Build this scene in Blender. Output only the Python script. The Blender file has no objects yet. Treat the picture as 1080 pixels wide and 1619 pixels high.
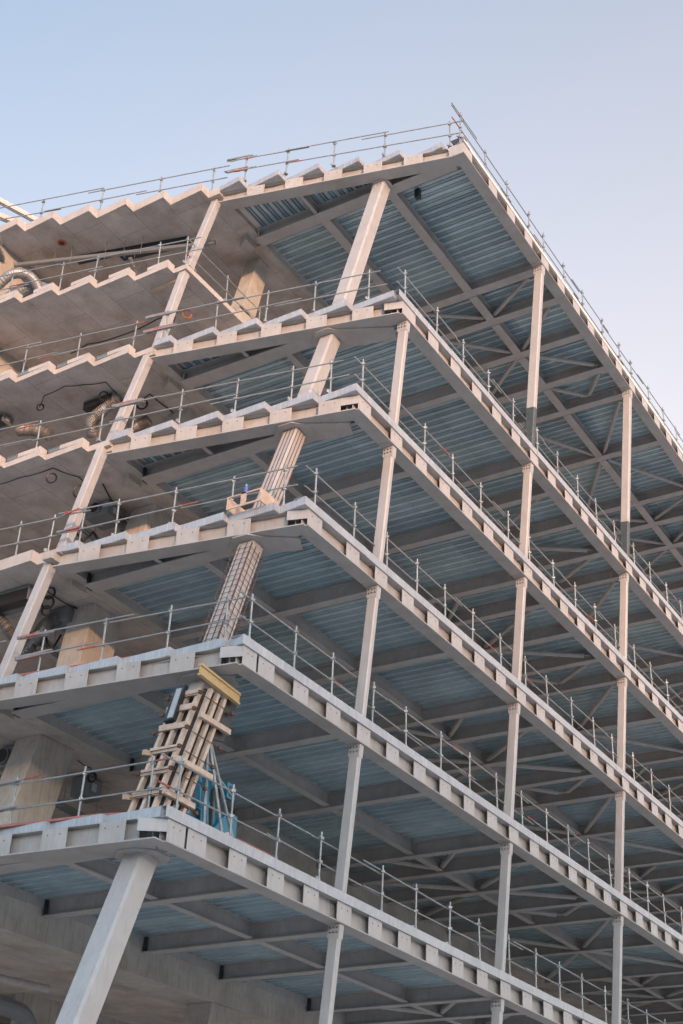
import bpy, math, random
from mathutils import Vector, Matrix
random.seed(7)
R = math.radians
SC = bpy.context.scene
COL = SC.collection

# ------------------------------------------------------------------ camera
G = 9.12                      # height of the lowest visible soffit above the ground
cam_d = bpy.data.cameras.new('camera')
cam = bpy.data.objects.new('camera', cam_d); COL.objects.link(cam)
yaw, pitch, roll = 0.99810987, 0.53746843, 0.04978553
fwd = Vector((math.sin(yaw)*math.cos(pitch), math.cos(yaw)*math.cos(pitch), math.sin(pitch)))
right = Vector((math.cos(yaw), -math.sin(yaw), 0)); up = right.cross(fwd)
r2 = math.cos(roll)*right + math.sin(roll)*up
u2 = -math.sin(roll)*right + math.cos(roll)*up
cam.matrix_world = Matrix(((r2.x,u2.x,-fwd.x,-25.425),(r2.y,u2.y,-fwd.y,-16.074),(r2.z,u2.z,-fwd.z,G-7.52),(0,0,0,1)))
cam_d.sensor_fit = 'HORIZONTAL'; cam_d.sensor_width = 36; cam_d.lens = 2182.94/1080*36
cam_d.clip_start = .1; cam_d.clip_end = 3000
SC.camera = cam

# ------------------------------------------------------------------ light
SUN_EL, SUN_AZ = R(7.0), math.atan2(-.66, -.75)       # azimuth measured from +Y towards +X
w = bpy.data.worlds.new('World'); SC.world = w; w.use_nodes = True
nt = w.node_tree; nt.nodes.clear()
sky = nt.nodes.new('ShaderNodeTexSky'); sky.sky_type = 'NISHITA'; sky.sun_disc = False
sky.sun_elevation = SUN_EL; sky.sun_rotation = SUN_AZ; sky.dust_density = 1.5; sky.ozone_density = 1.5; sky.air_density = 1.0
bg = nt.nodes.new('ShaderNodeBackground'); bg.inputs['Strength'].default_value = .15
out = nt.nodes.new('ShaderNodeOutputWorld')
hs = nt.nodes.new('ShaderNodeHueSaturation'); hs.inputs['Saturation'].default_value = .52; hs.inputs['Value'].default_value = 1
wm = nt.nodes.new('ShaderNodeVectorMath'); wm.operation = 'MULTIPLY'; wm.inputs[1].default_value = (1, 1, 1)
nt.links.new(sky.outputs[0], hs.inputs['Color']); nt.links.new(hs.outputs[0], wm.inputs[0]); nt.links.new(wm.outputs[0], bg.inputs[0])
# evening sky: bluer up and to the left, pinker and paler low down to the right
wtc = nt.nodes.new('ShaderNodeTexCoord'); wd = nt.nodes.new('ShaderNodeVectorMath'); wd.operation = 'DOT_PRODUCT'
gdir = (r2*.45-u2*.9).normalized(); wd.inputs[1].default_value = gdir
wr = nt.nodes.new('ShaderNodeValToRGB'); mr = nt.nodes.new('ShaderNodeMapRange'); mr.inputs[1].default_value = -.45; mr.inputs[2].default_value = .2
wr.color_ramp.elements[0].color = (.76,.83,.91,1); wr.color_ramp.elements[1].color = (1.52,1.17,.99,1)
# the half of the sky opposite the sunset is dimmer
wf = nt.nodes.new('ShaderNodeVectorMath'); wf.operation = 'DOT_PRODUCT'; wf.inputs[1].default_value = fwd
mf = nt.nodes.new('ShaderNodeMapRange'); mf.inputs[1].default_value = .3; mf.inputs[2].default_value = .85; mf.inputs[3].default_value = .88; mf.inputs[4].default_value = .58; mf.interpolation_type = 'SMOOTHSTEP'
nt.links.new(wtc.outputs['Generated'], wf.inputs[0]); nt.links.new(wf.outputs['Value'], mf.inputs[0])
ws = nt.nodes.new('ShaderNodeVectorMath'); ws.operation = 'SCALE'
nt.links.new(wm.outputs[0], ws.inputs[0]); wz = nt.nodes.new('ShaderNodeSeparateXYZ'); mz = nt.nodes.new('ShaderNodeMapRange'); mz.inputs[1].default_value = 0; mz.inputs[2].default_value = 1
mz.inputs[3].default_value = .62; mz.inputs[4].default_value = 1.55; mm = nt.nodes.new('ShaderNodeMath'); mm.operation = 'MULTIPLY'
nt.links.new(wtc.outputs['Generated'], wz.inputs[0]); nt.links.new(wz.outputs['Z'], mz.inputs[0])
nt.links.new(mf.outputs[0], mm.inputs[0]); nt.links.new(mz.outputs[0], mm.inputs[1]); nt.links.new(mm.outputs[0], ws.inputs['Scale']); nt.links.new(ws.outputs[0], bg.inputs[0])
nt.links.new(wtc.outputs['Generated'], wd.inputs[0]); nt.links.new(wd.outputs['Value'], mr.inputs[0]); nt.links.new(mr.outputs[0], wr.inputs[0]); nt.links.new(wr.outputs[0], wm.inputs[1]); nt.links.new(bg.outputs[0], out.inputs[0])
sd = bpy.data.lights.new('sun', 'SUN'); sd.energy = .85; sd.angle = R(2.0); sd.color = (1.0, .52, .28)
sun = bpy.data.objects.new('sun', sd); COL.objects.link(sun)
sv = Vector((math.sin(SUN_AZ)*math.cos(SUN_EL), math.cos(SUN_AZ)*math.cos(SUN_EL), math.sin(SUN_EL)))
sun.rotation_euler = sv.to_track_quat('Z', 'Y').to_euler()
sun.location = (-60, -30, 60)
SC.cycles.diffuse_bounces = 8; SC.cycles.max_bounces = 12
SC.view_settings.view_transform = 'Standard'; SC.view_settings.look = 'None'
SC.view_settings.exposure = 2.35; SC.view_settings.gamma = 1

# ------------------------------------------------------------------ materials
def mat(name, col, rough=.6, metal=0, var=.12, scale=3.0, stain=None, stain_amt=0, bump=0, streak=None, bumpscale=20):
    m = bpy.data.materials.new(name); m.use_nodes = True
    t = m.node_tree; b = t.nodes['Principled BSDF']
    b.inputs['Roughness'].default_value = rough; b.inputs['Metallic'].default_value = metal
    tc = t.nodes.new('ShaderNodeTexCoord'); geo = t.nodes.new('ShaderNodeNewGeometry')
    n = t.nodes.new('ShaderNodeTexNoise'); n.inputs['Scale'].default_value = scale; n.inputs['Detail'].default_value = 8; n.inputs['Roughness'].default_value = .65
    t.links.new(geo.outputs['Position'], n.inputs['Vector'])
    cr = t.nodes.new('ShaderNodeMapRange'); cr.inputs[1].default_value = .3; cr.inputs[2].default_value = .7
    cr.inputs[3].default_value = 1-var; cr.inputs[4].default_value = 1+var
    t.links.new(n.outputs['Fac'], cr.inputs[0])
    mx = t.nodes.new('ShaderNodeVectorMath'); mx.operation = 'SCALE'; mx.inputs[0].default_value = col
    t.links.new(cr.outputs[0], mx.inputs['Scale'])
    last = mx.outputs[0]
    def mixcol(fac_socket, c, last):
        q = t.nodes.new('ShaderNodeMix'); q.data_type = 'RGBA'
        t.links.new(fac_socket, q.inputs[0]); t.links.new(last, q.inputs[6]); q.inputs[7].default_value = (*c, 1)
        return q.outputs[2]
    if stain:
        n2 = t.nodes.new('ShaderNodeTexNoise'); n2.inputs['Scale'].default_value = .9; n2.inputs['Detail'].default_value = 6
        t.links.new(geo.outputs['Position'], n2.inputs['Vector'])
        c2 = t.nodes.new('ShaderNodeMapRange'); c2.inputs[1].default_value = .52; c2.inputs[2].default_value = .75; c2.inputs[4].default_value = stain_amt
        t.links.new(n2.outputs['Fac'], c2.inputs[0]); last = mixcol(c2.outputs[0], stain, last)
    if streak:
        # vertical run marks: noise squashed along z
        mp = t.nodes.new('ShaderNodeMapping'); mp.inputs['Scale'].default_value = (9, 9, .7)
        n3 = t.nodes.new('ShaderNodeTexNoise'); n3.inputs['Scale'].default_value = 2.2; n3.inputs['Detail'].default_value = 5
        t.links.new(geo.outputs['Position'], mp.inputs['Vector']); t.links.new(mp.outputs[0], n3.inputs['Vector'])
        c3 = t.nodes.new('ShaderNodeMapRange'); c3.inputs[1].default_value = .5; c3.inputs[2].default_value = .72; c3.inputs[4].default_value = streak[1]
        t.links.new(n3.outputs['Fac'], c3.inputs[0]); last = mixcol(c3.outputs[0], streak[0], last)
    t.links.new(last, b.inputs['Base Color'])
    if bump:
        bn = t.nodes.new('ShaderNodeTexNoise'); bn.inputs['Scale'].default_value = bumpscale; bn.inputs['Detail'].default_value = 6
        t.links.new(geo.outputs['Position'], bn.inputs['Vector'])
        bp = t.nodes.new('ShaderNodeBump'); bp.inputs['Strength'].default_value = bump; bp.inputs['Distance'].default_value = .02
        t.links.new(bn.outputs['Fac'], bp.inputs['Height']); t.links.new(bp.outputs[0], b.inputs['Normal'])
    return m

def concrete_mat(name, col, joints=True):
    m = mat(name, col, .85, 0, .22, 1.1, (.25,.16,.10), .55, .25, ((.22, .19, .165), .3), 9)
    if not joints: return m
    t = m.node_tree; b = t.nodes['Principled BSDF']
    geo = [n for n in t.nodes if n.type == 'NEW_GEOMETRY'][0]
    src = b.inputs['Base Color'].links[0].from_socket
    mp = t.nodes.new('ShaderNodeMapping'); mp.inputs['Rotation'].default_value = (0, 0, 0)
    br = t.nodes.new('ShaderNodeTexBrick'); br.inputs['Scale'].default_value = 1; br.offset = .37
    br.inputs['Brick Width'].default_value = 2.44; br.inputs['Row Height'].default_value = 1.22
    br.inputs['Mortar Size'].default_value = .008; br.inputs['Mortar Smooth'].default_value = .2
    br.inputs['Color1'].default_value = (1, 1, 1, 1); br.inputs['Color2'].default_value = (.86, .87, .88, 1); br.inputs['Mortar'].default_value = (.5, .47, .44, 1)
    t.links.new(geo.outputs['Position'], mp.inputs['Vector']); t.links.new(mp.outputs[0], br.inputs['Vector'])
    q = t.nodes.new('ShaderNodeMix'); q.data_type = 'RGBA'; q.blend_type = 'MULTIPLY'; q.inputs[0].default_value = 1
    t.links.new(src, q.inputs[6]); t.links.new(br.outputs['Color'], q.inputs[7]); t.links.new(q.outputs[2], b.inputs['Base Color'])
    return m

M = dict(
 steel = mat('primed_steel', (.36,.345,.335), .5, 0, .12, 2.0, (.25,.21,.17), .4, .05, ((.21,.19,.17), .3)),
 paint = mat('white_painted_steel', (.385,.375,.375), .42, 0, .08, 2.5, (.32,.29,.27), .35, .04, ((.27,.24,.22), .35)),
 deck = mat('galvanised_decking', (.46,.575,.625), .36, .35, .12, 1.4, (.37,.47,.51), .5),
 trim = mat('galvanised_edge_trim', (.37,.395,.43), .42, .25, .14, 3.5, (.30,.33,.36), .6, .03, ((.60,.60,.60), .5)),
 tube = mat('galvanised_tube', (.26,.28,.29), .45, .4, .2, 6.0, (.30,.27,.25), .5),
 conc = concrete_mat('soffit_concrete', (.53,.475,.44)),
 edge = mat('edge_concrete', (.42,.395,.38), .85, 0, .12, 2.5, (.36,.27,.21), .4, .25, ((.33,.29,.26), .4)),
 colc = mat('column_concrete', (.40,.375,.34), .8, 0, .18, 1.4, (.28,.20,.14), .6, .2, ((.27,.19,.13), .55)),
 dark = mat('dark_metal', (.035,.045,.055), .45, .3),
 wrap = mat('dark_wrap', (.055,.07,.08), .5, 0, .3, 9),
 bolt = mat('bolt_steel', (.12,.14,.13), .5, .3),
 screed = mat('floor_screed', (.66,.62,.58), .9, 0, .12, .8, (.52,.47,.42), .5, .1),
 black = mat('black_plastic', (.018,.018,.02), .4),
 red = mat('red_paint', (.33,.09,.075), .5, 0, .2, 8),
 redb = mat('red_insulation_board', (.33,.13,.12), .8, 0, .2, 5, (.38,.19,.15), .7),
 wood = mat('new_timber', (.52,.40,.32), .7, 0, .18, 7, (.30,.22,.17), .5, .1),
 oldwood = mat('weathered_timber', (.42,.31,.22), .8, 0, .2, 7),
 yellow = mat('yellow_beam', (.48,.34,.17), .6, 0, .12, 6, (.40,.30,.14), .5),
 blue = mat('blue_enamel', (.02,.17,.27), .35, .1, .12, 4),
 rust = mat('rusty_bar', (.12,.07,.05), .8, .2, .3, 12),
 foil = mat('foil_duct', (.26,.255,.25), .42, .5, .15, 5, None, 0, .6, None, 14),
 grey = mat('grey_duct', (.20,.225,.24), .5, .4, .1, 3),
 plast = mat('grey_pipe', (.15,.165,.18), .4, 0, .1, 3),
 orange = mat('orange_marking', (.45,.14,.05), .6, 0, .2, 9),
 white = mat('white_panel', (.36,.38,.39), .5),
 ground = mat('ground_paving', (.62,.58,.55), .9, 0, .2, .3, (.52,.47,.43), .6),
 sun_mound = mat('sun_mound_green', (.10,.11,.06), .9, 0, .3, .1),  # only for the added mound that blocks the sun, out of view
 crane = mat('crane_paint', (.42,.37,.35), .5, 0, .05, .5),
)

# separate deck sheets differ slightly in tone
def sheets(m):
    t = m.node_tree; b = t.nodes['Principled BSDF']; geo = [n for n in t.nodes if n.type == 'NEW_GEOMETRY'][0]
    src = b.inputs['Base Color'].links[0].from_socket
    mp = t.nodes.new('ShaderNodeMapping'); mp.inputs['Rotation'].default_value = (0, 0, math.pi/2)
    br = t.nodes.new('ShaderNodeTexBrick'); br.inputs['Scale'].default_value = 1; br.offset = 0
    br.inputs['Brick Width'].default_value = 2.6; br.inputs['Row Height'].default_value = .915; br.inputs['Mortar Size'].default_value = .004
    br.inputs['Color1'].default_value = (1.12, 1.10, 1.08, 1); br.inputs['Color2'].default_value = (.82, .85, .88, 1); br.inputs['Mortar'].default_value = (.45, .45, .45, 1)
    t.links.new(geo.outputs['Position'], mp.inputs['Vector']); t.links.new(mp.outputs[0], br.inputs['Vector'])
    q = t.nodes.new('ShaderNodeMix'); q.data_type = 'RGBA'; q.blend_type = 'MULTIPLY'; q.inputs[0].default_value = 1
    t.links.new(src, q.inputs[6]); t.links.new(br.outputs['Color'], q.inputs[7]); t.links.new(q.outputs[2], b.inputs['Base Color'])
sheets(M['deck'])

# ------------------------------------------------------------------ mesh helpers
class MB:
    def __init__(s): s.v = []; s.f = []
    def add(s, vs, fs):
        o = len(s.v); s.v += [tuple(v) for v in vs]; s.f += [tuple(i+o for i in f) for f in fs]
    def box(s, x0, x1, y0, y1, z0, z1):
        s.add([(x0,y0,z0),(x1,y0,z0),(x1,y1,z0),(x0,y1,z0),(x0,y0,z1),(x1,y0,z1),(x1,y1,z1),(x0,y1,z1)],
              [(0,3,2,1),(4,5,6,7),(0,1,5,4),(1,2,6,5),(2,3,7,6),(3,0,4,7)])
    def prism(s, pts, z0, z1):
        a = sum(pts[i][0]*pts[(i+1)%len(pts)][1]-pts[(i+1)%len(pts)][0]*pts[i][1] for i in range(len(pts)))
        if a < 0: pts = pts[::-1]
        n = len(pts)
        s.add([(x,y,z0) for x,y in pts]+[(x,y,z1) for x,y in pts],
              [tuple(range(n))[::-1], tuple(range(n,2*n))]+[(i,(i+1)%n,(i+1)%n+n,i+n) for i in range(n)])
    def sweep(s, prof, p, q, upv=(0,0,1), cap=True, prof2=None):
        """extrude a 2D profile (side, up) from p to q"""
        p = Vector(p); q = Vector(q); d = (q-p).normalized(); u = Vector(upv)
        sd = d.cross(u).normalized(); u = sd.cross(d).normalized()
        n = len(prof); prof2 = prof2 or prof
        s.add([p+sd*a+u*b for a,b in prof]+[q+sd*a+u*b for a,b in prof2],
              [(i,(i+1)%n,(i+1)%n+n,i+n) for i in range(n)]+([tuple(range(n))[::-1],tuple(range(n,2*n))] if cap else []))
    def bar(s, p, q, w, h, upv=(0,0,1), w2=None, h2=None, ch=0):
        def pr(w, h):
            a, b = w/2, h/2
            if ch: return [(-a+ch,-b),(a-ch,-b),(a,-b+ch),(a,b-ch),(a-ch,b),(-a+ch,b),(-a,b-ch),(-a,-b+ch)]
            return [(-a,-b),(a,-b),(a,b),(-a,b)]
        s.sweep(pr(w,h), p, q, upv, True, pr(w2 or w, h2 or h))
    def tube(s, p, q, r, n=8):
        d = (Vector(q)-Vector(p)).normalized()
        s.sweep([(r*math.cos(2*math.pi*i/n), r*math.sin(2*math.pi*i/n)) for i in range(n)], p, q, (0,0,1) if abs(d.z) < .95 else (1,0,0))
    def path(s, pts, r, n=6, closed=False):
        pts = [Vector(p) for p in pts]; rings = []; m = len(pts)
        prev = None
        for i, p in enumerate(pts):
            if closed: d = (pts[(i+1)%m]-pts[i-1]).normalized()
            else: d = (pts[min(i+1,m-1)]-pts[max(i-1,0)]).normalized()
            a = prev if prev is not None and abs(prev.dot(d)) < .95 else (Vector((0,0,1)) if abs(d.z) < .9 else Vector((1,0,0)))
            a = (a-d*a.dot(d)).normalized(); b = d.cross(a); prev = a
            rr = r(i) if callable(r) else r
            rings.append([p+a*rr*math.cos(2*math.pi*k/n)+b*rr*math.sin(2*math.pi*k/n) for k in range(n)])
        vs = [v for g in rings for v in g]; fs = []
        for i in range(m if closed else m-1):
            j = (i+1)%m
            for k in range(n): fs.append((i*n+k, i*n+(k+1)%n, j*n+(k+1)%n, j*n+k))
        if not closed: fs += [tuple(range(n))[::-1], tuple(range((m-1)*n, m*n))]
        s.add(vs, fs)
    def ibeam(s, p, q, bf, h, tf=.03, tw=.02):
        """I section standing on the line p-q (bottom face centre), butted web and flanges"""
        s.sweep([(-bf/2,0),(bf/2,0),(bf/2,tf),(tw/2,tf),(tw/2,h-tf),(bf/2,h-tf),(bf/2,h),(-bf/2,h),(-bf/2,h-tf),(-tw/2,h-tf),(-tw/2,tf),(-bf/2,tf)], p, q)
    def build(s, name, m, parent=None, loc=(0,0,0), bevel=0, smooth=False):
        me = bpy.data.meshes.new(name); me.from_pydata(s.v, [], s.f); me.update()
        me.materials.append(M[m] if isinstance(m, str) else m)
        o = bpy.data.objects.new(name, me); COL.objects.link(o)
        if smooth:
            for f in me.polygons: f.use_smooth = True
        place(o, parent, loc)
        if bevel:
            b = o.modifiers.new('bevel', 'BEVEL'); b.width = bevel; b.segments = 2; b.limit_method = 'ANGLE'
        return o
def place(o, parent, loc=(0,0,0)):
    """loc and mesh are in scene coordinates; keep that while parented"""
    o.location = loc
    if parent is not None:
        o.parent = parent; o.matrix_parent_inverse = WM[parent.name].inverted()
    WM[o.name] = Matrix.Translation(loc)
WM = {}
def thing(name, loc, label, cat, group=None, kind=None):
    o = bpy.data.objects.new(name, None); COL.objects.link(o); o.location = loc; o.empty_display_size = .3
    WM[o.name] = Matrix.Translation(loc); tag(o, label, cat, group, kind); return o
def tag(o, label=None, cat=None, group=None, kind=None):
    if label: o['label'] = label
    if cat: o['category'] = cat
    if group: o['group'] = group
    if kind: o['kind'] = kind
    return o
def inst(name, mesh, parent, loc, rot=None):
    o = bpy.data.objects.new(name, mesh); COL.objects.link(o)
    o.parent = parent; o.matrix_parent_inverse = WM[parent.name].inverted(); o.location = loc
    if rot: o.rotation_euler = rot
    WM[o.name] = Matrix.Translation(loc)
    return o

# ------------------------------------------------------------------ setting
b = MB(); b.box(-1500,1500,-1500,1500,-.3,0)
tag(b.build('ground', 'ground'), kind='structure')
# unseen mound added to block the low sun, so the lower floors stay shaded
b = MB(); hd = Vector((math.sin(SUN_AZ), math.cos(SUN_AZ), 0)); hs_ = Vector((-hd.y, hd.x, 0)); hn = random.Random(2)
nu, nv = 40, 14; ph = [hn.uniform(0, 6) for _ in range(6)]
vs = []
for i in range(nu+1):
    for j in range(nv+1):
        u = -520+1040*i/nu; t = j/nv
        top = 57+2.5*math.sin(u/37+ph[0])+1.5*math.sin(u/17+ph[1])
        fall = max(0, 1-max(0, abs(u)-360)/160)
        p = hd*(230+160*t)+hs_*u
        vs.append((p.x, p.y, -1+(top+1)*fall*math.sin(math.pi*t)**1.2))
b.add(vs, [(i*(nv+1)+j, (i+1)*(nv+1)+j, (i+1)*(nv+1)+j+1, i*(nv+1)+j+1) for i in range(nu) for j in range(nv)])
tag(b.build('sun_blocking_mound', 'sun_mound'), kind='structure')

# ------------------------------------------------------------------ the building
Z = [G+z for z in (0, 4.0, 7.962, 11.883, 15.789, 23.458)]
ZM = G+19.62                                   # mezzanine slab in the double height top storey
YF = [-.082347*(z-G) for z in Z]               # the facade leans outwards
XE = 48.0                                      # far end
YB = 24.0
YC = 5.5                                       # where the concrete frame starts
DS, SS, CS, TOP = .40, .495, .34, .64           # deck soffit, slab soffit, concrete soffit, slab top over steel soffit
COLX = [-.2, 7.67, 15.63, 23.55, 31.5, 39.45, 47.4]
# end line: flange lip  x = a + s*(y-y0)
END = [(-6.61,-.31,-.09),(-5.11,-.46,-.115),(-3.58,-.67,-.164),(-2.16,-.97,-.187),(-.77,-1.07,-.221),(1.80,-2.1,-.248)]
TIP = [(-6.59,1.03,-.078),(-5.24,1.03,-.105),(-3.93,1.01,-.135),(-2.67,1.05,-.173),(-1.38,1.06,-.202),(.90,.91,-.29)]
PER = [1.3,1.3,1.3,1.29,1.29,1.26]
def lip(k, y): a, y0, s = END[k]; return a+s*(y-y0)
def tipx(k, y): a, y0, s = TIP[k]; return a+s*(y-y0)
XM = [-6.2,-4.92,-3.27,-1.8,-.7,2.12]          # transfer beam centre line
XT = [-5.85,-4.6,-3.3,-1.9,-.55,1.83]          # raking column head
XL = [-6.85,-5.62,-4.42,-3.3,-2.06,.06]        # slender raking column head at y=5.75
YH = .6
CROSS = [[-3.05,.42,3.5,7.6],[-.85,3.36],[.03,3.94],[1.07,4.5],[3.4],[]]
CROSSX = [7.8,9.55,11.75,13.95,15.85,19.5,23.5]
CX2 = [x+15.9 for x in CROSSX if x > 8]
YMID = [[2.38],[2.4],[2.15],[2.2],[2.05],[.52,3.0]]

bld = thing('unfinished_building', (20, 8, 0), 'steel and concrete office building under construction with a raked corner, open floors and no cladding', 'building')

CDX = [.25,.10,.07,.03,.05,-.10]
def corner(k): return lip(k, YF[k]-.38)+CDX[k], YF[k]-.38

for k in range(6):
    z, yf = Z[k], YF[k]; xc, _ = corner(k)
    # --- floor slab with the saw tooth edge over the steel frame
    P = PER[k]; tips = []
    y = TIP[k][1]
    while y-P > yf-.3: y -= P
    ys = []
    while y < YC-.1: ys.append(y); y += P
    st = abs(TIP[k][2])*P+(.10 if k == 5 else .03)
    yo = yf-.40
    edge = [(tipx(k, yo)-.0 if k != 5 else 1.72, yo)]
    for y in ys:
        edge.append((tipx(k, y)+st, y-.01)); edge.append((tipx(k, y), y))
    edge.append((tipx(k, YC)+ (.1 if k != 5 else .3), YC-.01))
    # long faces run to the next tip: slab polygon
    fl = MB(); inner = [(x+.03, y+ (.03 if i == 0 else 0)) for i, (x, y) in enumerate(edge)]
    fl.prism([(inner[0][0]+.04, yo+.04)]+inner[1:]+[(XE, YC-.01),(XE, yo+.04)], z+SS+.004, z+TOP-.012)
    fl.build('floor_slab', 'screed', bld)
    # --- folded galvanised trim along the teeth (face, soffit return, top return)
    tr = MB()
    n = len(edge)
    for i in range(n-1):
        (x0,y0),(x1,y1) = edge[i], edge[i+1]
        tr.add([(x0,y0,z+.445),(x1,y1,z+.445),(x1,y1,z+TOP),(x0,y0,z+TOP)], [(3,2,1,0)])
        tr.add([(x0,y0,z+TOP),(x1,y1,z+TOP),(x1+.25,y1,z+TOP),(x0+.25,y0,z+TOP)], [(0,1,2,3)])
    # soffit strip under the overhang
    for i in range(n-1):
        (x0,y0),(x1,y1) = edge[i], edge[i+1]
        if abs(y1-y0) < .1: continue
        tr.add([(x0,y0,z+.445),(x1,y1,z+.445),(max(x1, lip(k,y1)+.3),y1,z+.445),(max(x0, lip(k,y0)+.3),y0,z+.445)], [(0,1,2,3)])
    t = tr.build('edge_trim', 'trim', bld)
    sol = t.modifiers.new('thick', 'SOLIDIFY'); sol.thickness = .012; sol.offset = 0
    # --- facade trim in lengths
    x = edge[0][0]; first = True
    while x < XE:
        x1 = min(x+random.uniform(2.6,3.1), XE)
        tr = MB(); a = x+.004 if not first else x
        yo2 = yo+random.uniform(-.006,.006)+(.14 if k == 5 else 0)
        tr.add([(a,yo2,z+.44),(x1,yo2,z+.44),(x1,yo2,z+TOP+.004),(a,yo2,z+TOP+.004),(a,yo2+.32,z+TOP+.004),(x1,yo2+.32,z+TOP+.004),(a,yo2+.1,z+.44),(x1,yo2+.1,z+.44)],
               [(0,1,2,3),(3,2,5,4),(6,7,1,0)])
        t = tr.build('edge_trim', 'trim', bld)
        sol = t.modifiers.new('thick', 'SOLIDIFY'); sol.thickness = .01; sol.offset = 0
        x = x1; first = False
    # --- ribbed metal deck: ribs parallel to Y over the main area
    dk = MB(); pr = .305
    x = xc+.35
    def yrange(x):
        y0 = yf+.0
        y1 = YC
        if x < XM[k]: y1 = max(y0+.3, YH+.3)
        return y0, y1
    prof = [(0,DS),(.11,DS),(.125,SS),(.185,SS),(.192,DS+.008),(.217,DS+.008),(.224,SS),(.29,SS),(pr,DS)]
    while x < XE-pr:
        y0, y1 = yrange(x+.1)
        for (a,za),(c,zc) in zip(prof[:-1], prof[1:]):
            dk.add([(x+a,y0,z+za),(x+c,y0,z+zc),(x+c,y1,z+zc),(x+a,y1,z+za)], [(0,3,2,1)])
        # small stiffening groove in the trough
        dk.add([(x+.06,y0,z+DS-.008),(x+.08,y0,z+DS-.008),(x+.08,y1,z+DS-.008),(x+.06,y1,z+DS-.008)], [(0,3,2,1)])
        x += pr
    dk.build('metal_deck', 'deck', bld)
    # ribs parallel to X in the wedge between end beam and transfer beam
    dk = MB(); y = YH+.35
    while y < YC-pr:
        x1 = XM[k]; x0 = lambda yy: lip(k, yy)+.2
        for (a,za),(c,zc) in zip(prof[:-1], prof[1:]):
            dk.add([(x0(y+a),y+a,z+za),(x1,y+a,z+za),(x1,y+c,z+zc),(x0(y+c),y+c,z+zc)], [(0,3,2,1)])
        y += pr
    dk.build('metal_deck', 'deck', bld)
    # --- facade edge beam, one per bay, with its cover plates
    xs = [xc]+([c for c in COLX if c > xc+1 or (k < 5 and c < 0)])
    if k == 5: xs = [xc]+COLX[1:]
    xs = [xs[0]]+[v-.28 for v in xs[1:]]
    for i in range(len(xs)-1):
        a, c = xs[i]+(.0 if i == 0 else .012), xs[i+1]-.012
        e = MB(); yl, yi = yf-.38, yf-.005
        e.box(a, c, yl, yi, z, z+.028)                          # bottom flange
        e.box(a, c, yl+.17, yl+.19, z+.028, z+.43)              # web
        e.box(a+.01, c-.01, yl+.04, yi-.02, z+.43, z+.439)      # top flange
        eb = e.build('edge_beam', 'steel', bld, bevel=.004)
        # plates
        ctr = []
        xx = -.16-1.325*12
        while xx < c-.2:
            if xx-.29 > a-.03 and xx+.3 < c+.02: ctr.append((xx-.29, xx+.29))
            xx += 1.325
        if i == 0: 
            w0 = .60; ctr = [q for q in ctr if q[0] > a+.45]; w0 = min(w0, ctr[0][0]-a-.07) if ctr and ctr[0][0]-a < 1.2 else w0; ctr = [(a+.004, a+w0)]+ctr
        for (p0, p1) in ctr:
            pl = MB(); pl.box(0, p1-p0, 0, .016, 0, .41)
            for hx, hz in ((.13,.30),(.36,.30)):
                if hx < p1-p0-.05: 
                    hx += random.uniform(-.02,.02); hz += random.uniform(-.03,.02)
            po = pl.build('cover_plate', 'paint', eb, (p0, yl+.012+random.uniform(0,.006), z+.029), bevel=.003)
            for hx in (.16, p1-p0-.17):
                h = MB(); h.box(hx-.012, hx+.012, -.003, 0.0, .27, .294)
                h.v = [(vx+p0, vy+yl+.012, vz+z+.029) for vx,vy,vz in h.v]
                if k < 4 and p0 < 16: h.build('bolt_hole', 'dark', eb)
    # --- end beam
    e = MB(); y0, y1 = yf-.30, YC+.02
    w_ = .46
    def ln(y, off): return (lip(k,y)+off, y)
    e.prism([ln(y0,0),ln(y1,0),ln(y1,w_),ln(y0,w_)], z+.002, z+.030)
    ys0 = yf+.2
    e.prism([ln(ys0,.2),ln(y1,.2),ln(y1,.22),ln(ys0,.22)], z+.030, z+.425)
    e.prism([ln(ys0,.06),ln(y1,.06),ln(y1,w_-.05),ln(ys0,w_-.05)], z+.425, z+.436)
    eb = e.build('edge_beam', 'steel', bld, bevel=.004)
    pc = TIP[k][1]-.36
    while pc-P > yf+.1: pc -= P
    first = True
    while pc < YC-.3:
        hw = .29
        for (a, c, zt) in [(pc-hw, pc+hw, .415)]:
            pl = MB(); pl.prism([ln(a,.018),ln(c,.018),ln(c,.034),ln(a,.034)], z+.031, z+zt)
            pl.build('cover_plate', 'steel', eb, bevel=.003)
            for yy in (a+.15, c-.15):
                h = MB(); h.prism([ln(yy,.0145),ln(yy+.025,.0145),ln(yy+.025,.017),ln(yy,.017)], z+.29, z+.315); h.build('bolt_hole', 'dark', eb)
        pc += P
    # short closing piece at the corner
    pl = MB(); pl.prism([(xc+.005, yf-.36),(lip(k,yf+.12)+.02, yf+.12),(lip(k,yf+.12)+.036, yf+.12),(xc+.021, yf-.345)], z+(.031 if k == 5 else .19), z+.43)
    pl.build('corner_plate', 'paint', eb)
    pl = MB(); pl.box(xc+.03, xc+.42, yf-.02, yf, z+.031, z+.43); pl.box(xc+.2, xc+.22, yf-.2, yf-.02, z+.031, z+.43)
    pl.build('stiffener', 'steel', eb)
    # --- transfer beam
    e = MB(); e.ibeam((XM[k],YH+.3,z+.004),(XM[k],YC-.05,z+.004), .44, .41, .035, .025)
    tb = e.build('transfer_beam', 'steel', bld, bevel=.004)
    e = MB(); e.box(XM[k]-.10, XM[k]+.10, YC-.05, YC-.01, z+.0, z+.40); e.box(XM[k]-.16, XM[k]-.10, YC-.12, YC-.06, z+.05, z+.38); e.box(XM[k]+.10, XM[k]+.16, YC-.12, YC-.06, z+.05, z+.38)
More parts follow.
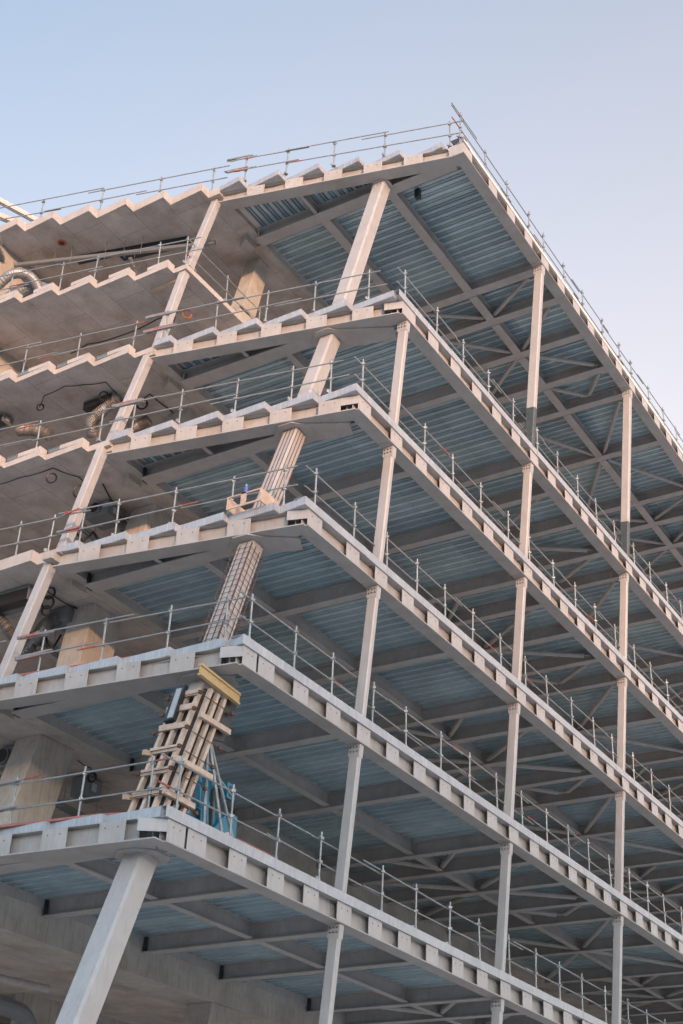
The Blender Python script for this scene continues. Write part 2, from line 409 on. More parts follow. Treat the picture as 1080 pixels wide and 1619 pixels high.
    e.build('end_plate', 'dark' if k < 4 else 'steel', tb)
    # arm from column head to the facade corner
    xa = xc+.38
    e = MB(); e.ibeam((XM[k]+.02,YH,z+.008),(xa,yf+.12,z+.008), .40, .40, .035, .025)
    e.build('corner_beam', 'steel', bld, bevel=.004)
    # stub between the end beam and transfer beam
    e = MB(); ysb = 3.1; e.ibeam((lip(k,ysb)+.45,ysb,z+.05),(XM[k]-.05,ysb,z+.05), .12, .35, .02, .015)
    e.build('secondary_beam', 'steel', bld)
    # --- longitudinal secondary beams and cross beams
    cr = sorted(CROSS[k]+[c+(0 if k else 0) for c in CROSSX+CX2 if not (k == 0 and c == 7.8)])
    if k == 0: cr = sorted(set(cr))
    for c in cr:
        e = MB(); big = (c > 7)
        e.ibeam((c,yf+.0,z+.006),(c,YC-.04,z+.006), .26 if k < 5 else .34, .405, .03, .02)
        cb = e.build('cross_beam', 'steel', bld, bevel=.003)
        if k < 2 and c < 8:
            e = MB(); e.box(c-.07,c+.07,YC-.035,YC-.004,z+.02,z+.38); e.box(c-.13,c-.075,YC-.12,YC-.05,z+.05,z+.36); e.build('end_plate', 'dark', cb)
    for ym in YMID[k]:
        st_ = [XM[k]]+cr
        if k == 5 and ym < 1: pass
        for a, c in zip(st_[:-1], st_[1:]):
            e = MB(); e.ibeam((a+.2,ym,z+(.012 if k == 5 else .05)),(c-.14,ym,z+(.012 if k == 5 else .05)), .20 if k < 5 else .30, .36, .025, .018)
            e.build('secondary_beam', 'steel', bld)
    # --- diagonal tube braces in the plane of the floor
    ym = YMID[k][0]; zb = z+.17; r = .08
    yA, yB_ = yf+.22, (YC-.2 if k < 5 else YMID[k][1]-.2)
    br = []
    for off in (0, 15.9):
        n1, n2, n3, n4 = 9.5+off, 11.85+off, 15.75+off, 19.7+off
        br += [((n1,ym+.05),(8.0+off,(yA if k == 5 else ym-1.25))), ((n1,ym+.05),(8.0+off,(yB_ if k == 5 else ym+1.25)))]
        for xx in (9.7+off, 13.85+off): br += [((n2,ym),(xx,yA)),((n2,ym),(xx,yB_))]
        br += [((n3-.25,ym-1.15),(14.1+off,yA)),((n3-.25,ym-1.15),(14.1+off,ym+.1))]
        for xx in (16.1+off, 23.4+off): br += [((n4,ym),(xx,yA)),((n4,ym),(xx,yB_))]
    for (p, q) in br:
        if q[0] > XE-1 or p[0] > XE-1: continue
        e = MB(); p_ = Vector((p[0],p[1],zb)); q_ = Vector((q[0],q[1],zb)); d = (q_-p_).normalized()
        e.tube(p_+d*.25, q_-d*.2, r, 10); e.bar(p_+d*.05, p_+d*.35, .14, .014); e.bar(q_-d*.3, q_-d*.0, .14, .014)
        e.build('brace', 'steel', bld)

# --- facade columns
_b = MB(); _vs = [(dx, .022*math.cos(i*math.pi/3), .022*math.sin(i*math.pi/3)) for dx in (.01,-.01) for i in range(6)]
_b.add(_vs, [tuple(range(6)), tuple(range(6,12))[::-1]]+[(i,i+6,(i+1)%6+6,(i+1)%6) for i in range(6)])
BOLT = bpy.data.meshes.new('bolt'); BOLT.from_pydata(_b.v, [], _b.f); BOLT.materials.append(M['bolt'])
def facade_column(k, x, dark_end=False):
    """from slab k-1 (or ground) up to soffit k"""
    zt = Z[k]; zb = Z[k-1]+TOP if k > 0 else 0
    lean = -.082347
    yt = YF[k]-.20; yb = lean*(zb-G)-.20
    wy, wx = (.27, .16) if k < 5 else (.30, .20)
    m = MB(); m.bar((x,yb,zb),(x,yt,zt-.03), wx, wy, (0,1,0), ch=.03)
    c = m.build('steel_column', 'paint', bld)
    m = MB(); m.bar((x,yt+.024,zt-.30),(x,yt,zt-.002), wx+.012, wy+.016, (0,1,0)); hd = m.build('splice_plate', 'paint', c)
    if x < 30:
        for i in (-1,0,1):
            for j in (0,1):
                inst('bolt', BOLT, c, (x-wx/2-.012, yt+i*.085+.012, zt-.08-j*.10))
    if dark_end:
        f = Vector((x,yb,zb)); g = Vector((x,yt,zt)); h = (g-f)*.20
        m = MB(); m.bar(f+Vector((0,0,.004)), f+h, wx+.012, wy+.012, (0,1,0), ch=.03); m.build('protective_wrap', 'wrap', c)
    return c
def hexa(c, r, t):
    x,y,z = c; n = 6
    vs = [(x+t/2, y+r*math.cos(i*math.pi/3), z+r*math.sin(i*math.pi/3)) for i in range(n)]+[(x-t/2, y+r*math.cos(i*math.pi/3), z+r*math.sin(i*math.pi/3)) for i in range(n)]
    return vs, [tuple(range(n)), tuple(range(n,2*n))[::-1]]+[(i,i+n,(i+1)%n+n,(i+1)%n) for i in range(n)]
for k in range(6):
    for x in COLX:
        if k == 5 and x < 0: continue
        facade_column(k, x, dark_end=(k == 5))

# --- raking box columns near the corner
slope = .335
for k in range(6):
    zt = Z[k]-.03; zb = Z[k-1]+TOP if k else 0
    xt = XT[k]
    sl = slope if k else .37
    xb = XT[k-1]+TOP*.33 if k else xt-sl*(zt-zb)
    m = MB(); w_ = (.36 if k == 1 else .44) if k else .50
    m.bar((xb,YH,zb),(xt,YH,zt), w_, w_, (0,1,0), ch=.05)
    c = m.build('raking_column', 'paint', bld)
    # head plate
    m = MB(); rr = .54 if k < 5 else .36
    pts = [(XT[k]+.02+rr*math.cos(a), YH+rr*math.sin(a)) for a in [math.pi/8+i*math.pi/4 for i in range(8)]]
    m.prism(pts, Z[k]-.034, Z[k]-.001); m.build('head_plate', 'steel', c)
    if k < 5:
        ex, ey = corner(k)[0]+.62, YF[k]+.20; d_ = Vector((ex-XT[k], ey-YH)).normalized(); n_ = Vector((-d_.y, d_.x))
        if (Vector((ex,ey))-Vector((XT[k],YH))).length > .3:
            A = Vector((XT[k],YH)); B_ = Vector((ex,ey))
            m = MB(); m.prism([tuple(A+n_*.45), tuple(A-n_*.45), tuple(B_-n_*.26), tuple(B_+n_*.26)], Z[k]-.028, Z[k]-.006); m.build('gusset_plate', 'steel', c)
    if k == 5:
        for i in range(3): inst('bolt', BOLT, c, (xt-.27, YH-.12+i*.12, zt-.14))
    # steel strips / bar cage on two of them
    ax = Vector((xt-xb,0,zt-zb)); L = ax.length; ax.normalize(); pu = Vector((-ax.z,0,ax.x))   # pu points to -X side
    def P3(u, y, t): return Vector((xb,YH,zb))+ax*t+pu*u+Vector((0,y,0))
    if k == 3:
        m = MB()
        for i in range(4):
            o = -.17+.113*i
            m.bar(P3(.235,o,.1),P3(.235,o,L-.05),.012,.012,(0,1,0)); m.bar(P3(o,-.235,.1),P3(o,-.235,L-.05),.012,.012,(0,1,0))
        m.build('reinforcing_bar', 'rust', c)
    if k == 2:
        m = MB(); h = .255; t = .15
        while t < L-.25:
            dt = random.uniform(-.02,.02)
            m.path([P3(h,-h,t+dt),P3(h,h,t),P3(-h,h,t),P3(-h,-h,t+dt)], .0072, 5, closed=True); t += .175
        for i in range(4):
            o = -h+2*h*i/3
            for q in ((h-.015,o),(o,-h+.015),(-h+.015,o)): m.tube(P3(q[0],q[1],.05),P3(q[0],q[1],L-.15-.1*random.random()),.011,5)
        m.build('reinforcing_bar', 'rust', c)

# --- slender raking columns at the concrete edge
for k in range(6):
    zt = Z[k]+CS-.002; zb = Z[k-1]+TOP if k else 0
    xt = XL[k]+.10; xb = (XL[k-1]+.35 if k else XL[0]-3.2)
    if k == 5:
        zm = ZM+CS; f = (zm-zb)/(zt-zb); xm = xb+(xt-xb)*f
        segs = [((xb,5.82,zb),(xm-.12,5.82,zm-.002)), ((xm+.03,5.82,ZM+TOP+.002),(xt,5.82,zt))]
    else: segs = [((xb,5.82,zb),(xt,5.82,zt))]
    for p, q in segs:
        m = MB(); m.bar(p, q, .25, .25, (0,1,0), ch=.02); m.build('slender_column', 'paint', bld)

# --- concrete slabs with saw tooth edge
def slab(z, tx, ty, s, P, st, y0, up=False):
    X = lambda yy: tx+s*(yy-ty)
    y = ty
    while y-P > y0+.02: y -= P
    pts = []; teeth = []
    pts.append((X(y)+st, y0))
    while y < YB-.3:
        pts.append((X(y)+st, y)); pts.append((X(y), y)); teeth.append((X(y), y))
        y += P
    pts.append((X(y), YB))
    return pts, teeth
CT = {5:(-.86,7.22,-.268,1.275,.40), 4:(-2.39,6.24,-.187,1.29,.29), 3:(-3.57,6.24,-.172,1.29,.26), 2:(-4.62,6.24,-.14,1.3,.24), 1:(-5.78,6.24,-.105,1.3,.18), 0:(-7.02,6.24,-.09,1.3,.15), 'm':(-1.72,7.38,-.23,1.28,.32)}
for key, (tx,ty,s,P,st) in CT.items():
    z = ZM if key == 'm' else Z[key]
    y0 = 5.62 if key == 'm' else YC
    pts, teeth = slab(z, tx, ty, s, P, st, y0)
    low = key in (3, 4, 'm')
    m = MB(); zt = z+TOP-(.13 if low else 0)
    m.prism(pts+([(7,YB),(7,13),(XE,13)] if key != 0 else [(XE,YB)])+[(XE,y0)], z+CS, zt)
    o = m.build('concrete_slab', 'conc', bld)
    # fair faced edge strip, proud of the slab
    m = MB()
    for i in range(len(pts)-1):
        (x0,ya),(x1,yb) = pts[i], pts[i+1]
        d = Vector((x1-x0,yb-ya)); 
        if d.length < .05: continue
        nx, ny = -d.normalized().y*.006, d.normalized().x*.006
        m.add([(x0+nx,ya+ny,z+CS-.002),(x1+nx,yb+ny,z+CS-.002),(x1+nx,yb+ny,zt+.002),(x0+nx,ya+ny,zt+.002)], [(3,2,1,0)])
    if key == 'm': m.add([(pts[0][0]-.003,y0-.006,z+CS-.002),(XE,y0-.006,z+CS-.002),(XE,y0-.006,z+TOP-.12),(pts[0][0]-.003,y0-.006,z+TOP-.12)], [(0,1,2,3)])
    m.build('slab_edge', 'edge', o)
    if low:
        for (x, y) in teeth:
            if y > 15: continue
            u = MB(); cc = MB()
            ya = y-P+.36; xx = x
            u.box(xx-.004, xx+.16, y-.004, y+P*.62, zt, z+TOP); u.box(xx+.16, xx+st, y-.004, y+.14, zt, z+TOP)
            if key != 'm':
                cc.box(xx+.01, xx+.28, y+P*.65, y+P*.93, zt, zt+.10)
                for i in range(4): cc.box(xx+.00, xx+.30, y+P*.65+.02+i*.1, y+P*.65+.06+i*.1, zt+.10, zt+.13)
            else:
                cc.box(xx+.05, xx+.13, y+P*.64, y+P*.94, zt, zt+.05)
            u.build('edge_upstand', 'edge', o); cc.build('cast_in_channel', 'grey' if key != 'm' else 'redb', o)
    # downstand along the steel deck
    if key in (1, 2, 3, 4, 5):
        m = MB(); m.box(XM[key]-1.4 if key < 5 else 2.45, XE, YC-.0, YC+.3, z+.22, z+CS-.002)
        m.build('edge_downstand', 'colc', o)
    if key == 0:
        m = MB(); m.box(-6.9, 14, YC, YC+1.05, z-.50, z+CS-.002); m.build('deep_beam', 'colc', bld)
        m = MB(); m.box(-6.9, 14, YC-.035, YC-.001, z+.18, z+.40); m.build('steel_angle', 'steel', bld)
m = MB(); m.box(2.2, 20, YC, YC+.5, Z[1]-1.05, Z[1]+.2); m.build('deep_beam', 'colc', bld)
m = MB()
for i in range(7):
    xx = 3+i*1.6+random.uniform(-.4,.4); m.box(xx, xx+.16, YC-.004, YC+.02, Z[1]-.75-.1*random.random(), Z[1]-.55)
m.build('cast_recess', 'dark', bld)
# steel angles that carry the deck against the concrete
for k in range(1, 6):
    m = MB(); m.box(XM[k]-1.3 if k < 5 else 2.45, XE, YC-.12, YC-.002, z*0+Z[k]+.395, Z[k]+.415); m.box(XM[k]-1.3 if k < 5 else 2.45, XE, YC-.022, YC-.003, Z[k]+.20, Z[k]+.395)
    m.build('steel_angle', 'steel', bld)
    # bracket under the end of the transfer beam
    m = MB(); m.prism([(XM[k]-.30,YC+.30),(XM[k]-.02,YC+.75),(XM[k]+.35,YC+.55),(XM[k]+.25,YC+.30)], Z[k]+.08, Z[k]+CS-.004); m.build('bracket', 'steel' if k == 5 else 'colc', bld)

# concrete raking columns, core walls
def quadcol(xb, xt, yb, zb, zt, wb, wt, d, name='concrete_column'):
    m = MB(); vs = []
    for (x, zz, w_) in ((xb,zb,wb),(xt,zt,wt)):
        vs += [(x,yb,zz),(x+w_,yb,zz),(x+w_,yb+d,zz),(x,yb+d,zz)]
    m.add(vs, [(0,3,2,1),(4,5,6,7),(0,1,5,4),(1,2,6,5),(2,3,7,6),(3,0,4,7)])
    return m.build(name, 'colc', bld, bevel=.02)
quadcol(1.15, 3.05, 6.1, Z[4]+TOP, Z[5]+CS, .95, .62, .55)
quadcol(-.2, .6, 6.3, Z[3]+TOP, Z[4]+CS, 1.1, 1.1, .8)
quadcol(-1.3, -.4, 6.3, Z[2]+TOP, Z[3]+CS, 1.1, 1.1, .8)
quadcol(-2.6, -2.15, 6.3, Z[1]+TOP, Z[2]+CS, 1.15, 1.1, .8)
quadcol(-4.25, -3.25, 6.3, Z[0]+TOP, Z[1]+CS, 1.35, 1.15, .8)
quadcol(-6.2, -4.65, 6.55, 0, Z[0]+CS, .9, .9, .9)
quadcol(1.6, 3.4, 5.62, 0, Z[0]-.50, 1.25, 1.25, .8)
for i, x in enumerate((9.5, 17.5, 25.5, 33.5)):
    quadcol(x, x, 6.4, 0, Z[0]+CS, 1, 1, .9)
    for k in range(1, 6): quadcol(x, x, 6.4, Z[k-1]+TOP, Z[k]+CS, .9, .9, .8)
for k in range(0, 6):
    zb = Z[k-1]+TOP if k else 0
    if k < 4:
        m = MB(); m.box(4, 15, 12.6, 12.99, zb, Z[k]+CS); m.build('core_wall', 'colc', bld)
m = MB(); m.box(-16, 16, 16.5, 16.9, 0, Z[0]+CS); m.build('core_wall', 'colc', bld)
m = MB(); m.box(-1.95, 1.3, 13.45, 14.0, Z[4]+TOP, ZM+CS-.0); m.build('concrete_wall', 'colc', bld)
m = MB(); m.box(-1.75, 1.5, 13.45, 14.0, ZM+TOP-.13, Z[5]+CS); wl = m.build('concrete_wall', 'colc', bld)

# ------------------------------------------------------------------ guard rails
postm = MB(); postm.tube((0,0,0),(0,0,1.12),.0235,10)
for h in (.47,.98):
    postm.box(-.04,.045,-.035,.04,h-.028,h+.028); postm.tube((-.07,.02,h+.02),(.08,.02,h+.02),.012,6)
postm.box(-.06,.06,-.06,.06,0,.02); postm.tube((0,0,.02),(0,0,.12),.036,8); postm.box(.03,.10,-.02,.02,.05,.14)
pm = bpy.data.meshes.new('post'); pm.from_pydata(postm.v, [], postm.f); pm.materials.append(M['tube'])
def guard(line, posts, z, label, group='scaffold tube guard rails along the floor edges', over=.5, hs=(.47,.98), seed=1):
    """line: function t->(x,y), posts: list of t"""
    rnd = random.Random(seed)
    x, y = line(posts[0]); root = thing('guard_rail', (x,y,z), label, 'guard rail', group)
    for t in posts:
        x, y = line(t); inst('post', pm, root, (x,y,z+.001), (rnd.uniform(-.02,.02), rnd.uniform(-.025,.025), rnd.uniform(0,3)))
    for h in hs:
        t = posts[0]-over*(.6+rnd.random()*.6); end = posts[-1]+over
        side = 1
        while t < end-.3:
            L = rnd.uniform(3.0,5.6); t1 = min(t+L, end+rnd.uniform(0,.2))
            (xa,ya),(xb,yb) = line(t), line(t1)
            d = Vector((xb-xa,yb-ya,0)).normalized(); nrm = Vector((-d.y,d.x,0))*(.032 if side > 0 else .075)
            m = MB(); za, zb = z+h+rnd.uniform(-.03,.05)+(.03 if side < 0 else 0), z+h+rnd.uniform(-.04,.04)
            p, q = Vector((xa,ya,za))+nrm, Vector((xb,yb,zb))+nrm
            m.tube(p, q, .0185, 8); rt = m.build('rail_tube', 'tube', root)
            if rnd.random() < .3:
                m = MB(); dd = (q-p).normalized(); s0 = rnd.choice((.0, (q-p).length-.5)); m.tube(p+dd*s0, p+dd*(s0+.4), .0196, 8); m.build('painted_end', 'red', rt)
            side = -side; t = t1-rnd.uniform(.35,.9)
    return root
floors = ['lowest visible floor', 'second floor from the bottom', 'third floor from the bottom', 'fourth floor from the bottom', 'fifth floor from the bottom', 'roof']
FP = {0:[-6.02,-4.3,-2.7,-1.06,-.1,1.6,3.2,4.9,6.56], 5:[1.75,3.52,5.13,6.77,7.97,9.73,11.37,13.2,14.86,16.1,17.97]}
for k in range(6):
    yf = YF[k]-.25
    ps = list(FP.get(k, []))
    if not ps: ps = [corner(k)[0]+.32+random.uniform(-.05,.1)]
    while ps[-1] < XE-2: ps.append(ps[-1]+random.uniform(1.5,1.85))
    guard(lambda t, yf=yf: (t, yf), ps, Z[k]+TOP+.005, 'tube guard rail along the long right edge of the %s' % floors[k], seed=10+k)
EP = {5:[-1.75,.25,1.83,3.35,4.68], 4:[-.7,.85,2.26,3.75,5.3], 3:[-.55,.5,2.05,3.62,5.0], 2:[-.35,1.0,2.55,4.1,5.12], 1:[-.1,1.3,2.95,4.6], 0:[.25,1.85,3.5]}
for k in range(6):
    ps = EP[k]
    guard(lambda t, k=k: (tipx(k,t)+(.26 if k else .3), t), ps, Z[k]+TOP+.005, 'tube guard rail over the steel framed end of the %s' % floors[k], seed=30+k)
for key, (tx,ty,s,P,st) in CT.items():
    if key in (0,): continue
    z = (ZM if key == 'm' else Z[key])+TOP
    ps = {5:[5.9,7.7,9.75,11.9], 4:[6.4,8.2,10.0,12.0], 3:[6.0,7.95,9.8,11.6], 2:[6.05,7.0,8.8], 1:[6.2,8.0,9.8], 'm':[5.8,6.7,8.85,10.0,11.8]}[key]
    nm = {'m':'mezzanine slab in the top storey'}.get(key) or floors[key]
    guard(lambda t, tx=tx,s=s,ty=ty,st=st: (tx+s*(t-ty)+st+.06, t), ps+[ps[-1]+1.9, ps[-1]+3.8], z+.002, 'tube guard rail over the toothed concrete edge of the %s' % nm, seed=50+(9 if key == 'm' else key))
guard(lambda t: (t, 5.75), [-.6,1.1,2.9,4.7,6.5], ZM+TOP+.002, 'tube guard rail running back along the open side of the mezzanine slab', seed=71)
# loose tubes crossing over at the roof corner
m = MB(); m.tube((1.0,-2.28,Z[5]+TOP+.78),(2.6,-2.34,Z[5]+TOP+.66),.018,8)
tag(m.build('scaffold_tube', 'tube'), 'loose scaffold tube end sticking out past the top roof corner', 'scaffold tube')

# red boards on the slab edges
def board(k, p, q, w_, h, label, matn='redb'):
    m = MB(); m.bar((p[0],p[1],Z[k]+TOP+h/2+.008),(q[0],q[1],Z[k]+TOP+h/2+.008), w_, h)
    tag(m.build('insulation_board', matn), label, 'board', 'red boards lying behind the floor edge trim')
board(0, (-6.35,1.2), (-6.75,4.6), .3, .05, 'faded red board behind the end edge of the lowest visible floor')
board(0, (-5.95,-.1), (-6.3,1.15), .3, .06, 'dark red board at the foot of the timber column formwork')
board(0, (-3.95,-.12), (-2.5,-.12), .1, .15, 'pink board on edge behind the long edge of the lowest visible floor')
board(1, (-4.95,1.6), (-5.4,5.2), .3, .04, 'red board behind the end edge of the second floor from the bottom')

exec_later = True
# ------------------------------------------------------------------ column formwork
fx = lambda z: -5.9+.36*(z-(G+1.0))
root = thing('column_formwork', (-6.0,.45,G+TOP), 'black panel and timber formwork clamped round the leaning column of the lowest visible floor', 'formwork')
zb, zt = G+TOP+.05, G+3.55
def FP3(u, y, z_): return Vector((fx(z_)+u, .45+y, z_))
m = MB()
vs = []
for zz in (zb, zt):
    vs += [FP3(-.18,-.42,zz),FP3(.46,-.42,zz),FP3(.46,.30,zz),FP3(-.18,.30,zz)]
m.add(vs, [(0,3,2,1),(4,5,6,7),(0,1,5,4),(1,2,6,5),(2,3,7,6),(3,0,4,7)])
m.build('panel', 'black', root)
m = MB(); a, c = G+2.55, G+3.6
vs = [FP3(.42,-.46,a),FP3(.85,-.46,a+.1),FP3(.85,-.40,a+.1),FP3(.42,-.40,a),FP3(.42,-.46,c),FP3(.85,-.46,c),FP3(.85,-.40,c),FP3(.42,-.40,c)]
m.add(vs, [(0,3,2,1),(4,5,6,7),(0,1,5,4),(1,2,6,5),(2,3,7,6),(3,0,4,7)])
m.build('panel', 'black', root)
m = MB(); m.bar((-5.60,.50,G+2.75),(-5.34,.50,G+3.6),.10,.26,(0,1,0)); m.build('panel', 'dark', root)
m = MB(); m.bar((-5.66,.46,G+2.8),(-5.46,.46,G+3.5),.03,.12,(0,1,0)); m.build('panel', 'white', root)
for u in (-.08, .16, .40):       # studs on the facade side
    m = MB(); m.bar(FP3(u,-.475,zb),FP3(u,-.475,zt),.075,.10,(0,1,0)); m.build('stud', 'wood', root)
for y in (-.35, -.07, .21):          # studs on the end side
    m = MB(); m.bar(FP3(-.235,y,zb),FP3(-.235,y,zt-.05),.10,.075,(0,1,0)); m.build('stud', 'wood', root)
for i, zz in enumerate((1.05,1.55,2.05,2.6,3.05,3.4)):     # walings on the end side
    m = MB(); m.bar(FP3(-.315,-.39,G+zz),FP3(-.315,.26,G+zz+.02),.05,.12,(0,0,1)); m.build('waling', 'wood', root)
for zz, l0, l1 in ((2.85,-.22,.80),(1.75,-.35,.75),(1.02,-.4,.55)):
    m = MB(); m.bar(FP3(l0,-.57,G+zz),FP3(l1,-.57,G+zz-.02),.08,.11,(0,0,1)); m.build('waling', 'wood', root)
m = MB(); p, q = Vector((-5.62,-.14,G+3.75)), Vector((-4.25,-.14,G+3.62))
m.bar(p+Vector((0,0,.10)), q+Vector((0,0,.10)), .09, .05); m.bar(p-Vector((0,0,.10)), q-Vector((0,0,.10)), .09, .05); m.bar(p, q, .03, .15)
m.build('waling', 'yellow', root)
for (y, zz) in ((.30,1.0),(.26,2.0)):
    m = MB(); c = FP3(-.48,y,G+zz); m.bar(c, c+Vector((.25,-.03,.03)), .08, .10); m.build('packer', 'oldwood', root)
rnd = random.Random(3)
for i, zz in enumerate((.95,1.5,2.0,2.45,2.9,3.3)):
    m = MB(); m.tube(FP3(-.45,-.54,G+zz),FP3(.80,-.54,G+zz-.03),.008,6)
    m.tube(FP3(-.36,-.62,G+zz+.05),FP3(-.36,.42,G+zz+.05),.009,6)
    for c in (FP3(-.36,.30,G+zz+.05),FP3(-.36,-.50,G+zz+.05),FP3(.70,-.54,G+zz-.03)): m.box(c.x-.035,c.x+.035,c.y-.035,c.y+.035,c.z-.035,c.z+.035)
    m.build('tie_rod', 'rust', root)
# raking props beside the formwork
root = thing('prop_tripod', (-4.6,.0,G+TOP), 'three galvanised tubular props leaning together beside the timber column formwork', 'props')
top = Vector((-4.78,.15,G+2.75))
for f in ((-4.95,-.1),(-3.85,-.05),(-4.35,-.12)):
    m = MB(); m.tube((f[0],f[1],G+TOP+.02), top, .032, 10); m.tube(top-(top-Vector((f[0],f[1],G+TOP)))*.5, top, .026, 10); m.box(f[0]-.07,f[0]+.07,f[1]-.07,f[1]+.07,G+TOP+.005,G+TOP+.02); m.build('prop', 'tube', root)
m = MB(); m.tube(top+Vector((-.5,.0,-.35)), top+Vector((.9,-.1,-1.1)), .024, 8); m.build('cross_tube', 'tube', root)
# bent bar loop over the formwork
# ------------------------------------------------------------------ blue lifting machine
zf = G+TOP
root = thing('lifting_machine', (-4.0,.9,zf), 'bright blue wheeled lifting machine standing behind the guard rail beside the formwork', 'machine')
m = MB(); m.box(-5.0,-3.1,.55,1.3,zf+.12,zf+.32); m.prism([(-3.9,.6),(-3.0,.6),(-3.0,1.25),(-3.9,1.25)], zf+.32, zf+.5)
m.add([(-3.75,.6,zf+.5),(-2.95,.6,zf+.5),(-2.95,1.2,zf+.5),(-3.75,1.2,zf+.5),(-3.3,.6,zf+1.0),(-2.95,.6,zf+1.0),(-2.95,1.2,zf+1.0),(-3.3,1.2,zf+1.0)], [(0,3,2,1),(4,5,6,7),(0,1,5,4),(1,2,6,5),(2,3,7,6),(3,0,4,7)])
m.build('body', 'blue', root, bevel=.02)
m = MB()
for x in (-4.0,-3.78,-3.56): m.bar((x,.75,zf+.3),(x-.25,.75,zf+1.75),.09,.12,(0,1,0))
m.bar((-4.25,.75,zf+1.7),(-3.75,.75,zf+1.75),.1,.1); m.bar((-4.1,.75,zf+1.0),(-3.65,.75,zf+1.0),.1,.1)
m.build('mast', 'blue', root, bevel=.008)
m = MB()
m.path([(-5.0,.6,zf+.35),(-5.0,.6,zf+1.2),(-4.9,.6,zf+1.3),(-4.3,.6,zf+1.3),(-4.2,.6,zf+1.2),(-4.2,.6,zf+.35)], .022, 8)
m.tube((-5.0,.6,zf+.85),(-4.2,.6,zf+.75),.02,8); m.tube((-5.0,.6,zf+.55),(-3.9,.6,zf+.5),.025,8); m.build('guard_frame', 'blue', root)
m = MB(); m.box(-4.85,-4.35,.7,1.2,zf+.32,zf+.95); m.build('motor_cover', 'blue', root, bevel=.03)
m = MB(); m.path([(-4.75+.2*math.cos(a),.64,zf+.7+.2*math.sin(a)) for a in [i*math.pi/8 for i in range(16)]], .03, 6, closed=True); m.build('hose_reel', 'tube', root)
m = MB(); m.path([(-3.72,.7,zf+.4),(-3.75,.7,zf+1.3),(-3.68,.7,zf+1.55),(-3.58,.7,zf+1.5),(-3.55,.7,zf+1.2)], .05, 6); m.build('cable_chain', 'black', root)
m = MB(); m.box(-3.52,-3.25,.5,.62,zf+1.22,zf+1.55); cbx = m.build('control_box', 'blue', root, bevel=.008)
m = MB(); m.box(-3.46,-3.31,.494,.499,zf+1.41,zf+1.50); m.box(-3.46,-3.31,.494,.499,zf+1.27,zf+1.36); m.build('socket', 'black', cbx)
m = MB(); m.tube((-3.8,.7,zf+1.4),(-3.5,.6,zf+1.4),.02,6); m.build('arm', 'blue', root)
for x in (-4.8,-3.3):
    m = MB(); m.tube((x,.52,zf+.14),(x,.62,zf+.14),.135,16); m.build('wheel', 'black', root)
# ------------------------------------------------------------------ timber box and bottle on the third floor
zf = Z[2]+TOP
root = thing('timber_box', (-4.0,.5,zf), 'open plywood box behind the floor edge at the foot of a leaning column', 'box')
x0, y0, dx, dy, hh = -3.98, -.05, .7, .95, .34
for nm, bx in (('side_panel',(x0,x0+.025,y0,y0+dy,zf+.0,zf+.05)),('side_panel',(x0,x0+.03,y0,y0+.04,zf+.05,zf+hh)),('side_panel',(x0,x0+.03,y0+dy-.04,y0+dy,zf+.05,zf+hh)),('side_panel',(x0,x0+.03,y0+.42,y0+.56,zf+.05,zf+hh)),
               ('side_panel',(x0,x0+.03,y0+.04,y0+dy-.04,zf+hh-.03,zf+hh)),('back_panel',(x0+dx-.03,x0+dx,y0,y0+dy,zf,zf+hh)),('side_panel',(x0+.03,x0+dx-.03,y0,y0+.03,zf,zf+hh)),('side_panel',(x0+.03,x0+dx-.03,y0+dy-.03,y0+dy,zf,zf+hh))):
    m = MB(); m.box(*bx); m.build(nm, 'wood', root)
m = MB(); bx_, by_ = -3.95, .40
m.tube((bx_,by_,zf+hh+.001),(bx_,by_,zf+hh+.17),.045,12); bt = m.build('bottle', mat('blue_bottle',(.10,.12,.42),.3), bevel=0)
tag(bt, 'small blue bottle standing on top of the open plywood box', 'bottle')
m = MB(); m.tube((bx_,by_,zf+hh+.171),(bx_,by_,zf+hh+.22),.025,12); m.build('cap', mat('cap',(.2,.45,.5),.4), bt)

# ------------------------------------------------------------------ services hung from the concrete soffits
def C_(k): return Z[k]+CS
def fancoil(k, x, y, lx, ly, h, label, slot=True, rounds=0):
    z1 = C_(k)-.05; z0 = z1-h
    root = thing('fan_coil_unit', (x,y,z0), label, 'air unit', 'air units hung under the concrete soffits')
    m = MB(); m.box(x,x+lx,y,y+ly,z0,z1); m.build('casing', 'grey', root, bevel=.01)
    if slot:
        m = MB(); m.box(x-.012,x-.001,y+.03,y+ly-.03,z0-.0,z0+h*.8); m.box(x,x+lx*.55,y+.03,y+ly-.03,z0-.012,z0-.001); m.build('outlet', 'black', root)
    for i in range(rounds):
        yy = y+ly*(i+.5)/rounds; m = MB(); m.tube((x-.10,yy,z0+h*.5),(x-.0,yy,z0+h*.5),min(h*.42,.2),18); sp = m.build('spigot', 'grey', root)
        m = MB(); m.tube((x-.112,yy,z0+h*.5),(x-.101,yy,z0+h*.5),min(h*.36,.17),18); m.build('opening', 'black', sp)
    m = MB()
    for a in (x+.05, x+lx-.05):
        for c in (y+.08, y+ly-.08): m.tube((a,c,z1),(a,c,C_(k)),.008,5)
    m.build('hanger', 'tube', root)
    m = MB(); m.box(x+lx*.3,x+lx*.6,y-.03,y-.001,z0+h*.3,z0+h*.7); m.build('junction_box', 'white', root)
fancoil(4, -1.18, 7.75, .45, 1.15, .30, 'long grey air unit with a black slot, centre of the fifth soffit')
fancoil(4, -1.90, 11.45, .45, 1.15, .30, 'grey air unit with a black slot cut off by the left edge of the photo')
fancoil(3, -1.22, 7.25, .75, .8, .42, 'grey air unit with one round black opening, right of a slender column', slot=False, rounds=1)
fancoil(2, -3.75, 7.05, .5, 1.9, .40, 'grey air unit with a black slot behind the lowest fully visible slender leaning column')
